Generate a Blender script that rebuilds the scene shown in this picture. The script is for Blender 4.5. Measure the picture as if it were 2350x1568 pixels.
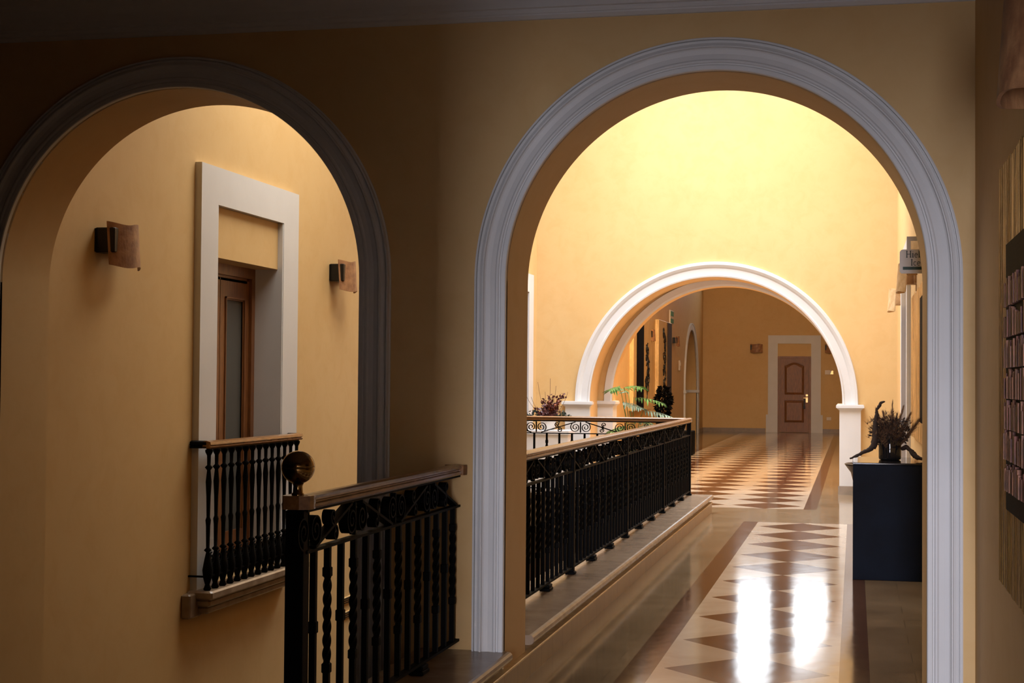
import bpy, math, random
from mathutils import Vector, Matrix
PI = math.pi
random.seed(7)
for o in list(bpy.data.objects):
    bpy.data.objects.remove(o)
C = bpy.context.scene.collection

# ------------------------------------------------------------------ camera
FPX, YAW, PITCH, ROLL = 3558.06, 0.2175623, 0.0260581, 0.0077934
cy, sy = math.cos(YAW), math.sin(YAW)
fw = Vector((-sy*math.cos(PITCH), cy*math.cos(PITCH), math.sin(PITCH)))
rt = Vector((cy, sy, 0)); up = rt.cross(fw)
c_, s_ = math.cos(ROLL), math.sin(ROLL)
r2 = rt*c_+up*s_; u2 = up*c_-rt*s_
cam_d = bpy.data.cameras.new('camera'); cam = bpy.data.objects.new('camera', cam_d); C.objects.link(cam)
cam_d.sensor_width = 36; cam_d.lens = FPX/2350*36; cam_d.clip_start = 0.05; cam_d.clip_end = 200
m = Matrix(((r2.x, u2.x, -fw.x, 0), (r2.y, u2.y, -fw.y, 0), (r2.z, u2.z, -fw.z, 1.5), (0, 0, 0, 1)))
cam.matrix_world = m
bpy.context.scene.camera = cam

# ------------------------------------------------------------------ world, light, exposure
sc = bpy.context.scene
sc.view_settings.view_transform = 'Standard'; sc.view_settings.look = 'None'
sc.view_settings.gamma = 1; sc.view_settings.use_curve_mapping = False
sc.view_settings.exposure = 0.0
w = bpy.data.worlds.new('world'); sc.world = w; w.use_nodes = True
w.node_tree.nodes['Background'].inputs[0].default_value = (0.6, 0.75, 1, 1)
w.node_tree.nodes['Background'].inputs[1].default_value = 0.005

def area(name, loc, rot, sx, sy_, power, col, spread=PI):
    d = bpy.data.lights.new(name, 'AREA'); d.shape = 'RECTANGLE'; d.size = sx; d.size_y = sy_
    d.energy = power; d.color = col; d.spread = spread
    o = bpy.data.objects.new(name, d); C.objects.link(o); o.location = loc; o.rotation_euler = rot
    return o
SKY = (0.95, 1.0, 1.0)
area('daylight_atrium_skylight', (-1.9, 19.1, 6.75), (0, 0, 0), 4.4, 4.4, 450, (0.91, 1.0, 1.14), math.radians(125))
area('added_void_fill', (-3.1, 11.5, 4.9), (0, 0, 0), 2.0, 3.0, 86, (1.0, 0.90, 0.76), math.radians(150))  # added fill lamp, brightens the upper part of the left wall
area('daylight_far_skylight', (-1.9, 26.2, 8.6), (0, 0, 0), 4.2, 3.4, 1600, (1.0, 0.84, 0.62))
area('daylight_entrance', (0.12, -5.6, 1.8), (PI/2, 0, 0), 0.65, 3.0, 980, (0.89, 0.905, 1.06))
# the far wall's clerestory windows
for wx in (-3.04, -1.32):
    area('daylight_clerestory', (wx, 48.62, 6.5), (-PI/2, 0, 0), 0.8, 3.1, 20, (0.86, 0.93, 1.0))

# ------------------------------------------------------------------ material helpers
class NT:
    def __init__(s, name):
        s.m = bpy.data.materials.new(name); s.m.use_nodes = True; s.t = s.m.node_tree
        s.b = s.t.nodes['Principled BSDF']; s.n = s.t.nodes; s.l = s.t.links
    def node(s, k, **kw):
        n = s.n.new(k)
        for a, v in kw.items():
            if a in n.inputs.keys():
                if hasattr(v, 'is_output'): s.l.new(v, n.inputs[a])
                else: n.inputs[a].default_value = v
            else: setattr(n, a, v)
        return n
    def link(s, a, b): s.l.new(a, b)
    def m_(s, op, a, b=0.0, c=None):
        n = s.n.new('ShaderNodeMath'); n.operation = op
        for i, v in enumerate((a, b) if c is None else (a, b, c)):
            if hasattr(v, 'is_output'): s.l.new(v, n.inputs[i])
            else: n.inputs[i].default_value = v
        return n.outputs[0]
    def mix(s, f, a, b):
        n = s.n.new('ShaderNodeMix'); n.data_type = 'RGBA'
        for i, v in ((0, f), (6, a), (7, b)):
            if hasattr(v, 'is_output'): s.l.new(v, n.inputs[i])
            else: n.inputs[i].default_value = v if i == 0 else (*v[:3], 1)
        return n.outputs[2]
    def coord(s, kind='Object'):
        return s.n.new('ShaderNodeTexCoord').outputs[kind]
    def noise(s, vec, scale, detail=4, rough=0.55, dist=0.0):
        n = s.n.new('ShaderNodeTexNoise'); n.inputs['Scale'].default_value = scale
        n.inputs['Detail'].default_value = detail; n.inputs['Roughness'].default_value = rough
        n.inputs['Distortion'].default_value = dist
        if vec is not None: s.l.new(vec, n.inputs['Vector'])
        return n.outputs['Fac']
    def scale(s, vec, x, y, z):
        n = s.n.new('ShaderNodeMapping'); n.inputs['Scale'].default_value = (x, y, z)
        s.l.new(vec, n.inputs['Vector']); return n.outputs[0]
    def ramp(s, f, lo, hi):
        n = s.n.new('ShaderNodeMapRange'); n.clamp = True
        n.inputs['From Min'].default_value = lo; n.inputs['From Max'].default_value = hi
        s.l.new(f, n.inputs['Value']); return n.outputs[0]
    def bump(s, h, strength=0.3, dist=0.01):
        n = s.n.new('ShaderNodeBump'); n.inputs['Strength'].default_value = strength
        n.inputs['Distance'].default_value = dist; s.l.new(h, n.inputs['Height'])
        s.l.new(n.outputs[0], s.b.inputs['Normal'])
    def set(s, **kw):
        for k, v in kw.items():
            k = k.replace('_', ' ')
            if hasattr(v, 'is_output'): s.l.new(v, s.b.inputs[k])
            else: s.b.inputs[k].default_value = (*v, 1) if isinstance(v, tuple) and len(v) == 3 else v
        return s

def simple(name, col, rough=0.5, metal=0.0, var=0.12, scale=12.0, bump=0.0, bscale=40.0, spec=0.5, col2=None, stretch=(1, 1, 1)):
    t = NT(name); v = t.scale(t.coord(), *stretch)
    f = t.noise(v, scale)
    c2 = col2 or tuple(c*(1-2*var) for c in col)
    t.set(Base_Color=t.mix(t.ramp(f, 0.3, 0.7), c2, col), Roughness=rough, Metallic=metal, Specular_IOR_Level=spec)
    if bump: t.bump(t.noise(v, bscale), bump, 0.005)
    return t.m

def paint(name, a, b, c):
    t = NT(name); v = t.coord()
    f1 = t.noise(v, 0.9, 5, 0.6); f2 = t.noise(v, 5.0, 6, 0.65, 0.6)
    col = t.mix(t.ramp(f1, 0.3, 0.7), a, b)
    col = t.mix(t.m_('MULTIPLY', t.ramp(f2, 0.45, 0.75), 0.55), col, c)
    t.set(Base_Color=col, Roughness=0.62, Specular_IOR_Level=0.3)
    t.bump(t.noise(v, 30, 6), 0.08, 0.004)
    return t.m

M = {}
M['paint'] = paint('yellow_wall_paint', (0.66, 0.44, 0.195), (0.635, 0.41, 0.17), (0.59, 0.36, 0.135))
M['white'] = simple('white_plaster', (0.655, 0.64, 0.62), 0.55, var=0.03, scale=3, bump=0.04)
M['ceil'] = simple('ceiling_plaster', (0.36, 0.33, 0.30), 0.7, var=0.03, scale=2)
M['iron'] = simple('wrought_iron', (0.003, 0.0028, 0.0028), 0.6, 0.0, spec=0.07, var=0.2, scale=60, bump=0.15, bscale=120)
M['rail'] = simple('handrail_wood', (0.30, 0.145, 0.05), 0.25, 0, scale=9, col2=(0.20, 0.09, 0.03), stretch=(6, 1, 6))
M['wood'] = simple('door_wood', (0.26, 0.10, 0.028), 0.4, 0, scale=10, col2=(0.15, 0.052, 0.014), stretch=(5, 5, 0.7), bump=0.1)
M['brass'] = simple('brass', (0.62, 0.43, 0.17), 0.22, 1.0, var=0.05)
M['oldbrass'] = simple('aged_brass', (0.34, 0.22, 0.085), 0.16, 1.0, var=0.05)
M['stone'] = simple('kerb_stone', (0.31, 0.225, 0.15), 0.27, 0, spec=0.4, scale=7, col2=(0.22, 0.15, 0.095), bump=0.05)
M['black'] = simple('black_board', (0.004, 0.0035, 0.0035), 0.7, 0, spec=0.04, var=0.2, scale=5, bump=0.25, bscale=60)
M['blue'] = simple('blue_black_lacquer', (0.006, 0.008, 0.014), 0.7, 0, spec=0.12, scale=3, col2=(0.008, 0.013, 0.026), bump=0.25, bscale=90)
M['blacktop'] = simple('polished_black_top', (0.015, 0.013, 0.012), 0.06, 0, var=0.1)
M['red'] = simple('red_painted_blocks', (0.20, 0.045, 0.018), 0.6, 0, scale=22, col2=(0.06, 0.014, 0.008), bump=0.3)
M['copper'] = simple('copper_painted_blocks', (0.30, 0.10, 0.035), 0.6, 0, scale=22, col2=(0.08, 0.025, 0.01), bump=0.3)
M['clay'] = simple('ceramic_shade', (0.42, 0.21, 0.09), 0.55, 0, scale=14, col2=(0.20, 0.08, 0.035), bump=0.5, bscale=30)
M['sand'] = simple('sand_ceramic_shade', (0.72, 0.50, 0.27), 0.55, 0, scale=14, col2=(0.50, 0.30, 0.12), bump=0.5, bscale=30)
M['dark'] = simple('dark_metal', (0.02, 0.017, 0.014), 0.4, 0.6)
M['bark'] = simple('driftwood', (0.045, 0.025, 0.018), 0.8, 0, scale=30, bump=0.8, bscale=60)
M['dry'] = simple('dried_brown_plant', (0.20, 0.105, 0.05), 0.85, 0, scale=25, col2=(0.09, 0.04, 0.022))
M['plume'] = simple('dried_plume', (0.33, 0.19, 0.10), 0.9, 0, scale=25, col2=(0.20, 0.10, 0.05))
M['leaf'] = simple('green_leaf', (0.14, 0.26, 0.035), 0.4, 0, scale=6, col2=(0.05, 0.12, 0.02))
M['leafpale'] = simple('silvery_leaf', (0.36, 0.45, 0.34), 0.35, 0, scale=8, col2=(0.12, 0.20, 0.12))
M['redleaf'] = simple('dark_red_leaf', (0.10, 0.018, 0.015), 0.5, 0, scale=14, col2=(0.06, 0.015, 0.015))
M['rustleaf'] = simple('rust_leaf', (0.36, 0.10, 0.04), 0.5, 0, scale=14, col2=(0.2, 0.05, 0.02))
M['darkleaf'] = simple('blue_green_leaf', (0.06, 0.09, 0.075), 0.3, 0, scale=14, col2=(0.03, 0.045, 0.04))
M['pot'] = simple('white_ceramic', (0.74, 0.71, 0.67), 0.3, 0, var=0.03)
M['terracotta'] = simple('terracotta', (0.50, 0.23, 0.10), 0.7, 0, var=0.12)
M['sign'] = simple('sign_board', (0.62, 0.62, 0.60), 0.5, 0, var=0.02)
M['green'] = simple('sign_green', (0.01, 0.05, 0.03), 0.5)
M['greenlit'] = simple('exit_green', (0.03, 0.25, 0.10), 0.5)
M['ink'] = simple('sign_lettering', (0.04, 0.06, 0.05), 0.6)
M['grey'] = simple('grey_stone_skirting', (0.27, 0.20, 0.13), 0.35, 0, scale=9, var=0.12)
M['bronze'] = simple('dark_bronze', (0.07, 0.045, 0.028), 0.35, 0.5, scale=8, bump=0.2, var=0.25)
M['plastic'] = simple('ivory_plastic', (0.72, 0.62, 0.50), 0.4, 0, var=0.02)

def gold(name, base, dark, sc_=1.0):
    t = NT(name); v = t.coord()
    f = t.noise(t.scale(v, 9*sc_, 9*sc_, 0.9*sc_), 3.0, 6, 0.65, 0.8)
    g = t.noise(v, 26*sc_, 5, 0.7)
    col = t.mix(t.ramp(f, 0.35, 0.62), dark, base)
    col = t.mix(t.m_('MULTIPLY', t.ramp(g, 0.5, 0.72), 0.5), col, (base[0]*1.25, base[1]*1.2, base[2]*1.1))
    t.set(Base_Color=col, Roughness=0.42, Metallic=0.35)
    t.bump(f, 0.6, 0.02)
    return t.m
M['brightgold'] = gold('bright_gold_board', (0.95, 0.62, 0.24), (0.26, 0.12, 0.03), 0.4)
M['gold'] = gold('gold_leaf_board', (0.50, 0.31, 0.085), (0.10, 0.05, 0.018))
M['palegold'] = gold('pale_gold_board', (0.78, 0.55, 0.24), (0.60, 0.38, 0.14), 0.6)

M['edge'] = simple('edge_highlight_stone', (0.62, 0.42, 0.17), 0.2, 0, scale=9, col2=(0.48, 0.30, 0.11))  # honey colour paints the light caught along the skirting's top edge
t = NT('window_glass'); t.set(Base_Color=(0.10, 0.10, 0.085), Roughness=0.12, Specular_IOR_Level=0.35)
t.set(Base_Color=t.mix(t.noise(t.coord(), 1.5), (0.11, 0.105, 0.09), (0.07, 0.07, 0.062))); M['glass'] = t.m
t = NT('black_glass'); t.set(Base_Color=(0.012, 0.012, 0.014), Roughness=0.05, Specular_IOR_Level=0.7); M['vase'] = t.m
t = NT('bright_window_pane'); t.set(Base_Color=(0.8, 0.85, 0.9), Roughness=0.1); t.set(Emission_Color=(0.86, 0.93, 1.0), Emission_Strength=3.0); M['daypane'] = t.m

# polished floor: two inlaid fields of brown diamonds, brown border strips, beige marble slabs
def floor_mat():
    t = NT('polished_marble_floor')
    p = t.n.new('ShaderNodeNewGeometry').outputs['Position']
    s = t.n.new('ShaderNodeSeparateXYZ'); t.link(p, s.inputs[0]); X, Y = s.outputs[0], s.outputs[1]
    def rng(v, a, b): return t.m_('MULTIPLY', t.m_('GREATER_THAN', v, a), t.m_('LESS_THAN', v, b))
    def AND(a, b): return t.m_('MULTIPLY', a, b)
    def OR(a, b): return t.m_('MAXIMUM', a, b)
    P = 0.93
    def diamond(x0, y0):
        u = t.m_('WRAP', t.m_('SUBTRACT', X, x0), P/2, -P/2); v = t.m_('WRAP', t.m_('SUBTRACT', Y, y0), P/2, -P/2)
        d = t.m_('ADD', t.m_('DIVIDE', t.m_('ABSOLUTE', u), 0.43), t.m_('DIVIDE', t.m_('ABSOLUTE', v), 0.465))
        return t.m_('LESS_THAN', d, 1.0)
    f1 = AND(rng(X, -1.02, -0.075), rng(Y, -7, 17.06)); f2 = AND(rng(X, -3.38, -0.593), rng(Y, 18.93, 47.6))
    dia = OR(AND(f1, diamond(-0.5475, 16.56)), AND(f2, diamond(-1.058, 19.38)))
    s1 = AND(OR(rng(X, -1.175, -1.02), rng(X, -0.075, 0.08)), rng(Y, -7, 17.09))
    s2 = AND(OR(rng(X, -0.593, -0.44), rng(X, -3.54, -3.38)), rng(Y, 18.9, 47.7))
    l1 = AND(rng(X, -1.175, 0.08), rng(Y, 17.06, 17.09)); l2 = AND(rng(X, -3.54, -0.44), OR(rng(Y, 18.9, 18.93), rng(Y, 47.6, 47.7)))
    brown = OR(OR(s1, s2), OR(l1, l2))
    field = OR(f1, f2)
    n1 = t.noise(p, 1.6, 7, 0.6, 1.2); n2 = t.noise(p, 9, 6, 0.6, 0.5)
    n1r = t.ramp(n1, 0.35, 0.68)
    base = t.mix(n1r, (0.30, 0.21, 0.12), (0.215, 0.143, 0.076))
    light = t.mix(n1r, (0.66, 0.53, 0.385), (0.55, 0.41, 0.28))
    br = t.mix(n1r, (0.135, 0.052, 0.022), (0.085, 0.03, 0.013))
    # slab joints of the beige marble outside the fields
    bt = t.node('ShaderNodeTexBrick'); t.link(p, bt.inputs['Vector'])
    bt.inputs['Scale'].default_value = 1.0; bt.inputs['Brick Width'].default_value = 0.62; bt.inputs['Row Height'].default_value = 0.31
    bt.inputs['Mortar Size'].default_value = 0.003; bt.inputs['Color1'].default_value = (1, 1, 1, 1)
    bt.inputs['Color2'].default_value = (0.86, 0.86, 0.86, 1); bt.inputs['Mortar'].default_value = (0.6, 0.6, 0.6, 1)
    mul = t.n.new('ShaderNodeMix'); mul.data_type = 'RGBA'; mul.blend_type = 'MULTIPLY'; mul.inputs[0].default_value = 1
    t.link(base, mul.inputs[6]); t.link(bt.outputs[0], mul.inputs[7])
    col = t.mix(field, mul.outputs[2], light); col = t.mix(dia, col, br)
    col = t.mix(brown, col, t.mix(n2, (0.09, 0.038, 0.018), (0.13, 0.06, 0.03)))
    t.set(Base_Color=col, Roughness=t.m_('ADD', t.m_('MULTIPLY', n2, 0.06), 0.07), Specular_IOR_Level=0.9)
    t.bump(t.noise(t.scale(p, 1, 0.45, 1), 2.2, 3), 0.08, 0.02)
    return t.m
M['floor'] = floor_mat()
t = NT('marble_skirting_tiles'); v = t.n.new('ShaderNodeNewGeometry').outputs['Position']
s = t.n.new('ShaderNodeSeparateXYZ'); t.link(v, s.inputs[0])
j = t.m_('LESS_THAN', t.m_('ABSOLUTE', t.m_('WRAP', s.outputs[1], 0.15, -0.15)), 0.004)
col = t.mix(t.noise(v, 5, 6, 0.6, 1), (0.30, 0.195, 0.095), (0.17, 0.10, 0.045))
t.set(Base_Color=t.mix(j, col, (0.12, 0.07, 0.04)), Roughness=0.3, Specular_IOR_Level=0.25); M['skirt'] = t.m
t = NT('stucco_fresco'); M['lowbounce'] = simple('dark_low_bounce', (0.16, 0.09, 0.05), 0.6, 0, scale=6)  # invented dark finish for unseen surfaces, so they bounce little light

# ------------------------------------------------------------------ mesh builder
class MB:
    def __init__(s): s.v = []; s.f = []; s.s = []; s.mi = []
    def add(s, vs, fs, smooth=False, mi=0):
        o = len(s.v); s.v += [tuple(v) for v in vs]
        for f in fs: s.f.append(tuple(i+o for i in f)); s.s.append(smooth); s.mi.append(mi)
        return s
    def box(s, x0, x1, y0, y1, z0, z1, mi=0, b=0.0):
        if b:
            b = min(b, (x1-x0)*.45, (y1-y0)*.45, (z1-z0)*.45)
            pts = []
            for z, i in ((z0, b), (z0+b, 0), (z1-b, 0), (z1, b)):
                a, c, d, e = x0+i, x1-i, y0+i, y1-i
                pts += [(a+b, d, z), (c-b, d, z), (c, d+b, z), (c, e-b, z), (c-b, e, z), (a+b, e, z), (a, e-b, z), (a, d+b, z)]
            fs = [tuple(range(7, -1, -1)), tuple(range(24, 32))]
            for k in range(3):
                for i in range(8): fs.append((k*8+i, k*8+(i+1) % 8, k*8+8+(i+1) % 8, k*8+8+i))
            return s.add(pts, fs, False, mi)
        v = [(x0, y0, z0), (x1, y0, z0), (x1, y1, z0), (x0, y1, z0), (x0, y0, z1), (x1, y0, z1), (x1, y1, z1), (x0, y1, z1)]
        return s.add(v, [(0, 3, 2, 1), (4, 5, 6, 7), (0, 1, 5, 4), (1, 2, 6, 5), (2, 3, 7, 6), (3, 0, 4, 7)], False, mi)
    def quad(s, a, b, c, d, mi=0): return s.add([a, b, c, d], [(0, 1, 2, 3)], False, mi)
    def lathe(s, prof, cx=0, cy=0, n=32, mi=0, caps=True):
        vs = []; fs = []
        for r, z in prof:
            for i in range(n): vs.append((cx+r*math.cos(2*PI*i/n), cy+r*math.sin(2*PI*i/n), z))
        for k in range(len(prof)-1):
            for i in range(n): fs.append((k*n+i, k*n+(i+1) % n, (k+1)*n+(i+1) % n, (k+1)*n+i))
        s.add(vs, fs, True, mi)
        if caps:
            s.add(vs[:n], [tuple(range(n-1, -1, -1))], False, mi); s.add(vs[-n:], [tuple(range(n))], False, mi)
        return s
    def tube(s, pts, rad, n=6, mi=0):
        pts = [Vector(p) for p in pts]; vs = []; fs = []
        R = rad if isinstance(rad, (list, tuple)) else [rad]*len(pts)
        prev = None
        for i, p in enumerate(pts):
            d = (pts[min(i+1, len(pts)-1)]-pts[max(i-1, 0)]).normalized()
            if prev is None:
                a = Vector((0, 0, 1)) if abs(d.z) < .9 else Vector((1, 0, 0)); u = d.cross(a).normalized()
            else: u = (prev-d*prev.dot(d)).normalized()
            prev = u; w_ = d.cross(u)
            for k in range(n):
                a = 2*PI*k/n; vs.append(p+(u*math.cos(a)+w_*math.sin(a))*R[i])
        for i in range(len(pts)-1):
            for k in range(n): fs.append((i*n+k, i*n+(k+1) % n, (i+1)*n+(k+1) % n, (i+1)*n+k))
        fs += [tuple(range(n-1, -1, -1)), tuple(range((len(pts)-1)*n, len(pts)*n))]
        return s.add(vs, fs, True, mi)
    def extrude(s, poly, axis, a, b, mi=0, smooth=False):
        # poly: 2-D outline; axis: 'x','y','z' the extrusion direction
        def P(p, t):
            if axis == 'x': return (t, p[0], p[1])
            if axis == 'y': return (p[0], t, p[1])
            return (p[0], p[1], t)
        n = len(poly); vs = [P(p, a) for p in poly]+[P(p, b) for p in poly]
        s.add(vs, [(i, (i+1) % n, n+(i+1) % n, n+i) for i in range(n)], smooth, mi)
        s.add(vs, [tuple(range(n-1, -1, -1)), tuple(range(n, 2*n))], False, mi)
        return s
    def strip(s, pts, w0, w1, th, mi=0):
        # flat iron strip following pts in the local YZ plane, wide along X
        n = len(pts); vs = []
        for i, (y, z) in enumerate(pts):
            a = pts[max(i-1, 0)]; b = pts[min(i+1, n-1)]; d = math.hypot(b[0]-a[0], b[1]-a[1]) or 1
            ny, nz = -(b[1]-a[1])/d*th/2, (b[0]-a[0])/d*th/2
            vs += [(w0, y+ny, z+nz), (w1, y+ny, z+nz), (w1, y-ny, z-nz), (w0, y-ny, z-nz)]
        fs = []
        for i in range(n-1):
            for k in range(4): fs.append((i*4+k, i*4+(k+1) % 4, (i+1)*4+(k+1) % 4, (i+1)*4+k))
        fs += [(3, 2, 1, 0), tuple(range((n-1)*4, n*4))]
        return s.add(vs, fs, False, mi)
    def xf(s, fn): s.v = [tuple(fn(*v)) for v in s.v]; return s
    def build(s, name, mats, parent=None, recalc=True):
        me = bpy.data.meshes.new(name); me.from_pydata(s.v, [], s.f); me.update()
        for m_ in (mats if isinstance(mats, (list, tuple)) else [mats]): me.materials.append(m_)
        me.polygons.foreach_set('use_smooth', s.s); me.polygons.foreach_set('material_index', s.mi)
        if recalc:
            import bmesh
            bm = bmesh.new(); bm.from_mesh(me); bmesh.ops.recalc_face_normals(bm, faces=bm.faces); bm.to_mesh(me); bm.free()
        o = bpy.data.objects.new(name, me); C.objects.link(o); o.parent = parent
        return o

def thing(name, label, cat, loc=(0, 0, 0), rz=0, group=None):
    o = bpy.data.objects.new(name, None); C.objects.link(o); o.location = loc; o.rotation_euler = (0, 0, rz)
    o.empty_display_size = 0.1
    return tag(o, label, cat, group)
def tag(o, label, cat, group=None):
    o['label'] = label; o['category'] = cat
    if group: o['group'] = group
    return o
def struct(o):
    o['kind'] = 'structure'; return o
def kids(o): return [c for c in bpy.data.objects if c.parent == o]
def copy_tree(o, parent=None):
    c = o.copy(); C.objects.link(c); c.parent = parent
    for k in kids(o): copy_tree(k, c)
    return c

# ------------------------------------------------------------------ setting: walls
def wall(name, x0, x1, z0, z1, y0, y1, ops, mat=None, fn=None, n=96):
    """wall along local x, depth y0..y1; ops: (xa, xb, zbottom, spring or lintel z, arched)"""
    b = MB(); ops = sorted(ops); cur = x0
    for (xa, xb, zb, zs, arch) in ops:
        if xa > cur: b.box(cur, xa, y0, y1, z0, z1)
        if zb > z0: b.box(xa, xb, y0, y1, z0, zb)
        if arch:
            r = (xb-xa)/2; cx = (xa+xb)/2
            P = [(cx-r*math.cos(PI*i/n), zs+r*math.sin(PI*i/n)) for i in range(n+1)]
            for i in range(n):
                p, q = P[i], P[i+1]
                for y in (y0, y1): b.quad((p[0], y, p[1]), (q[0], y, q[1]), (q[0], y, z1), (p[0], y, z1))
            vs = [(p[0], y, p[1]) for p in P for y in (y0, y1)]
            b.add(vs, [(2*i, 2*i+2, 2*i+3, 2*i+1) for i in range(n)], True)
            b.quad((xa, y0, z1), (xb, y0, z1), (xb, y1, z1), (xa, y1, z1))
        else: b.box(xa, xb, y0, y1, zs, z1)
        cur = xb
    if cur < x1: b.box(cur, x1, y0, y1, z0, z1)
    if fn: b.xf(fn)
    return struct(b.build(name, mat or M['paint'], recalc=False))

def trim_arch(name, xa, xb, zs, zl, zr, y, prof, fn=None, n=96, mat=None):
    """moulding swept round an arch; prof = [(outward offset, protrusion)], front face towards -y"""
    b = MB(); r = (xb-xa)/2; cx = (xa+xb)/2; path = [((-1, 0), xa, zl)]
    for i in range(n+1):
        a = PI*i/n; path.append(((-math.cos(a), math.sin(a)), cx-r*math.cos(a), zs+r*math.sin(a)))
    path.append(((1, 0), xb, zr)); k = len(prof); vs = []
    for (d, x, z) in path:
        for off, pr in prof: vs.append((x+d[0]*off, y-pr, z+d[1]*off))
    for j in range(k-1):
        sub = []; 
        for i in range(len(path)): sub += [vs[i*k+j], vs[i*k+j+1]]
        b.add(sub, [(2*i, 2*i+1, 2*i+3, 2*i+2) for i in range(len(path)-1)], True)
    for e in (0, len(path)-1): b.add(vs[e*k:(e+1)*k], [tuple(range(k))])
    if fn: b.xf(fn)
    return struct(b.build(name, mat or M['white'], recalc=False))

WA, WAB = 7.3, 7.8            # arcade wall, front and back
WB = 21.7; WB2 = 22.4; WB3 = 22.7
WC = 48.8
XL, XLF, XR, XRB = -4.44, -4.65, 0.533, 0.56
LOW = -7.0

wall('wall_arcade', -12.0, XRB+.4, LOW, 7.3, WA, WAB, [(-4.346, -2.381, LOW+.01, 2.0, True), (-1.643, 0.322, -.1, 1.99, True)])
prof = [(0, -.02), (0, .026), (.004, .030), (.022, .030), (.026, .024), (.032, .024), (.036, .032), (.044, .032), (.052, .026), (.075, .023),
        (.096, .027), (.102, .031), (.106, .044), (.112, .044), (.115, .033), (.128, .027), (.136, .030), (.138, .020), (.141, .020), (.143, .036), (.150, .036), (.152, .012), (.158, .010), (.158, -.02)]
trim_arch('trim_1', -1.643, 0.322, 1.99, 0.205, 0.0, WA, prof)
trim_arch('trim_2', -4.346, -2.381, 2.0, LOW, LOW, WA, prof)

# cornice of the near chamber
b = MB(); cp = [(0, 3.25), (.012, 3.252), (.03, 3.266), (.03, 3.274), (.036, 3.276), (.042, 3.288), (.042, 3.296), (.05, 3.298)]
for i in range(9):
    a = i/8*PI/2; cp.append((.055+.17*(1-math.cos(a)), 3.30+.16*math.sin(a)))
cp += [(.24, 3.47), (.24, 3.5), (-.02, 3.5), (-.02, 3.25)]
b.extrude([(WA-o_, z) for o_, z in cp], 'x', -12, XR)
struct(b.build('trim_3', M['white']))
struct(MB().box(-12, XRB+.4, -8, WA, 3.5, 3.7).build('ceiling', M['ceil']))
# right wall of the near chamber and of the gallery
struct(MB().box(XR, XRB+.4, -8, WA, -.2, 3.5).build('wall_right', M['paint']))
def turn_right(x, y, z): return (XRB+y, x, z)        # local x -> world Y, depth -> +X
wall('wall_gallery_right', WAB, WB, -.2, 7.3, 0, .4, [(16.6, 18.3, -.1, 2.74, False)], fn=turn_right)
struct(MB().box(XRB, XRB+.4, WB, WC+.4, -.2, 9.2).build('wall_hall_right', M['paint']))
# left wall with the balcony door
def turn_left(x, y, z): return (XL-y, x, z)
wall('wall_left', WAB, WB, LOW, 7.3, 0, .75, [(10.22, 11.51, 0.06, 2.735, False), (19.95, 21.0, -.1, 2.75, False)], fn=turn_left)
wall('wall_hall_left', WB3, WC, -.2, 9.2, 0, .45, [(43.45, 46.95, -.1, 1.3, True)], fn=lambda x, y, z: (XLF-y, x, z))
struct(MB().box(-12.2, -12.0, -8, WA, LOW, 3.5).build('wall_stairwell_left', M['lowbounce']))
struct(MB().box(-12.0, -2.1, -8.2, -8.0, LOW, 3.5).build('wall_stairwell_near', M['lowbounce']))
# unseen jamb and lintel added to shade the arcade wall, and the entrance passage
struct(MB().box(-2.1, -.905, 1.2, 1.5, -.2, 3.5).box(-2.1, -1.9, -8, 1.2, -.2, 3.5).build('wall_passage_shade_jamb', M['lowbounce']))
struct(MB().box(-.91, XR, 1.2, 1.5, 2.1, 3.5).build('wall_shade_lintel', M['lowbounce']))
struct(MB().box(-2.1, XR, -8.2, -8.0, -.2, 3.5).build('wall_entrance', M['lowbounce']))
# end wall of the gallery: front layer, then the set-back inner ring
wall('wall_middle', -5.2, XRB, -.2, 7.3, WB, WB2, [(-3.661, -.161, -.1, 1.235, True)])
wall('wall_middle_inner', -5.2, XRB, -.2, 9.2, WB2, WB3, [(-3.45, -.17, -.1, 1.26, True)], mat=M['paint'])
profB = [(0, -.02), (0, .03), (.02, .035), (.035, .02), (.12, .02), (.14, .035), (.17, .05), (.205, .05), (.215, .0), (.215, -.02)]
trim_arch('trim_4', -3.661, -.161, 1.235, 1.15, 1.15, WB, profB)
b_ = trim_arch('trim_5', -3.45, -.17, 1.26, 1.15, 1.15, WB2, [(0, -.02), (0, .02), (.025, .03), (.115, .03), (.125, 0)])
# pilasters and imposts either side of that arch
def pilaster(name, xa, xb, ya, yb, ztop):
    b = MB(); b.box(xa, xb, ya, yb, 0, ztop-.07)
    for o_, za, zb in ((.012, ztop-.075, ztop-.06), (.03, ztop-.06, ztop-.045), (.045, ztop-.045, ztop-.012), (.035, ztop-.012, ztop)):
        b.box(xa-o_, xb+o_, ya-o_, yb, za, zb)
    struct(b.build(name, M['white']))
pilaster('trim_6', -.20, .085, WB-.09, WB3+.05, 1.225)
pilaster('trim_7', -4.0, -3.65, WB-.09, WB, 1.235)
pilaster('trim_8', -3.67, -3.435, WB2-.02, WB3+.05, 1.235)
struct(MB().box(-.215, .10, WB-.105, WB-.09, 0, .118).build('baseboard_pilaster', M['grey']))
struct(MB().box(.085, XRB, WB-.02, WB, 0, .118).build('baseboard_middle', M['grey']))
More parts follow.
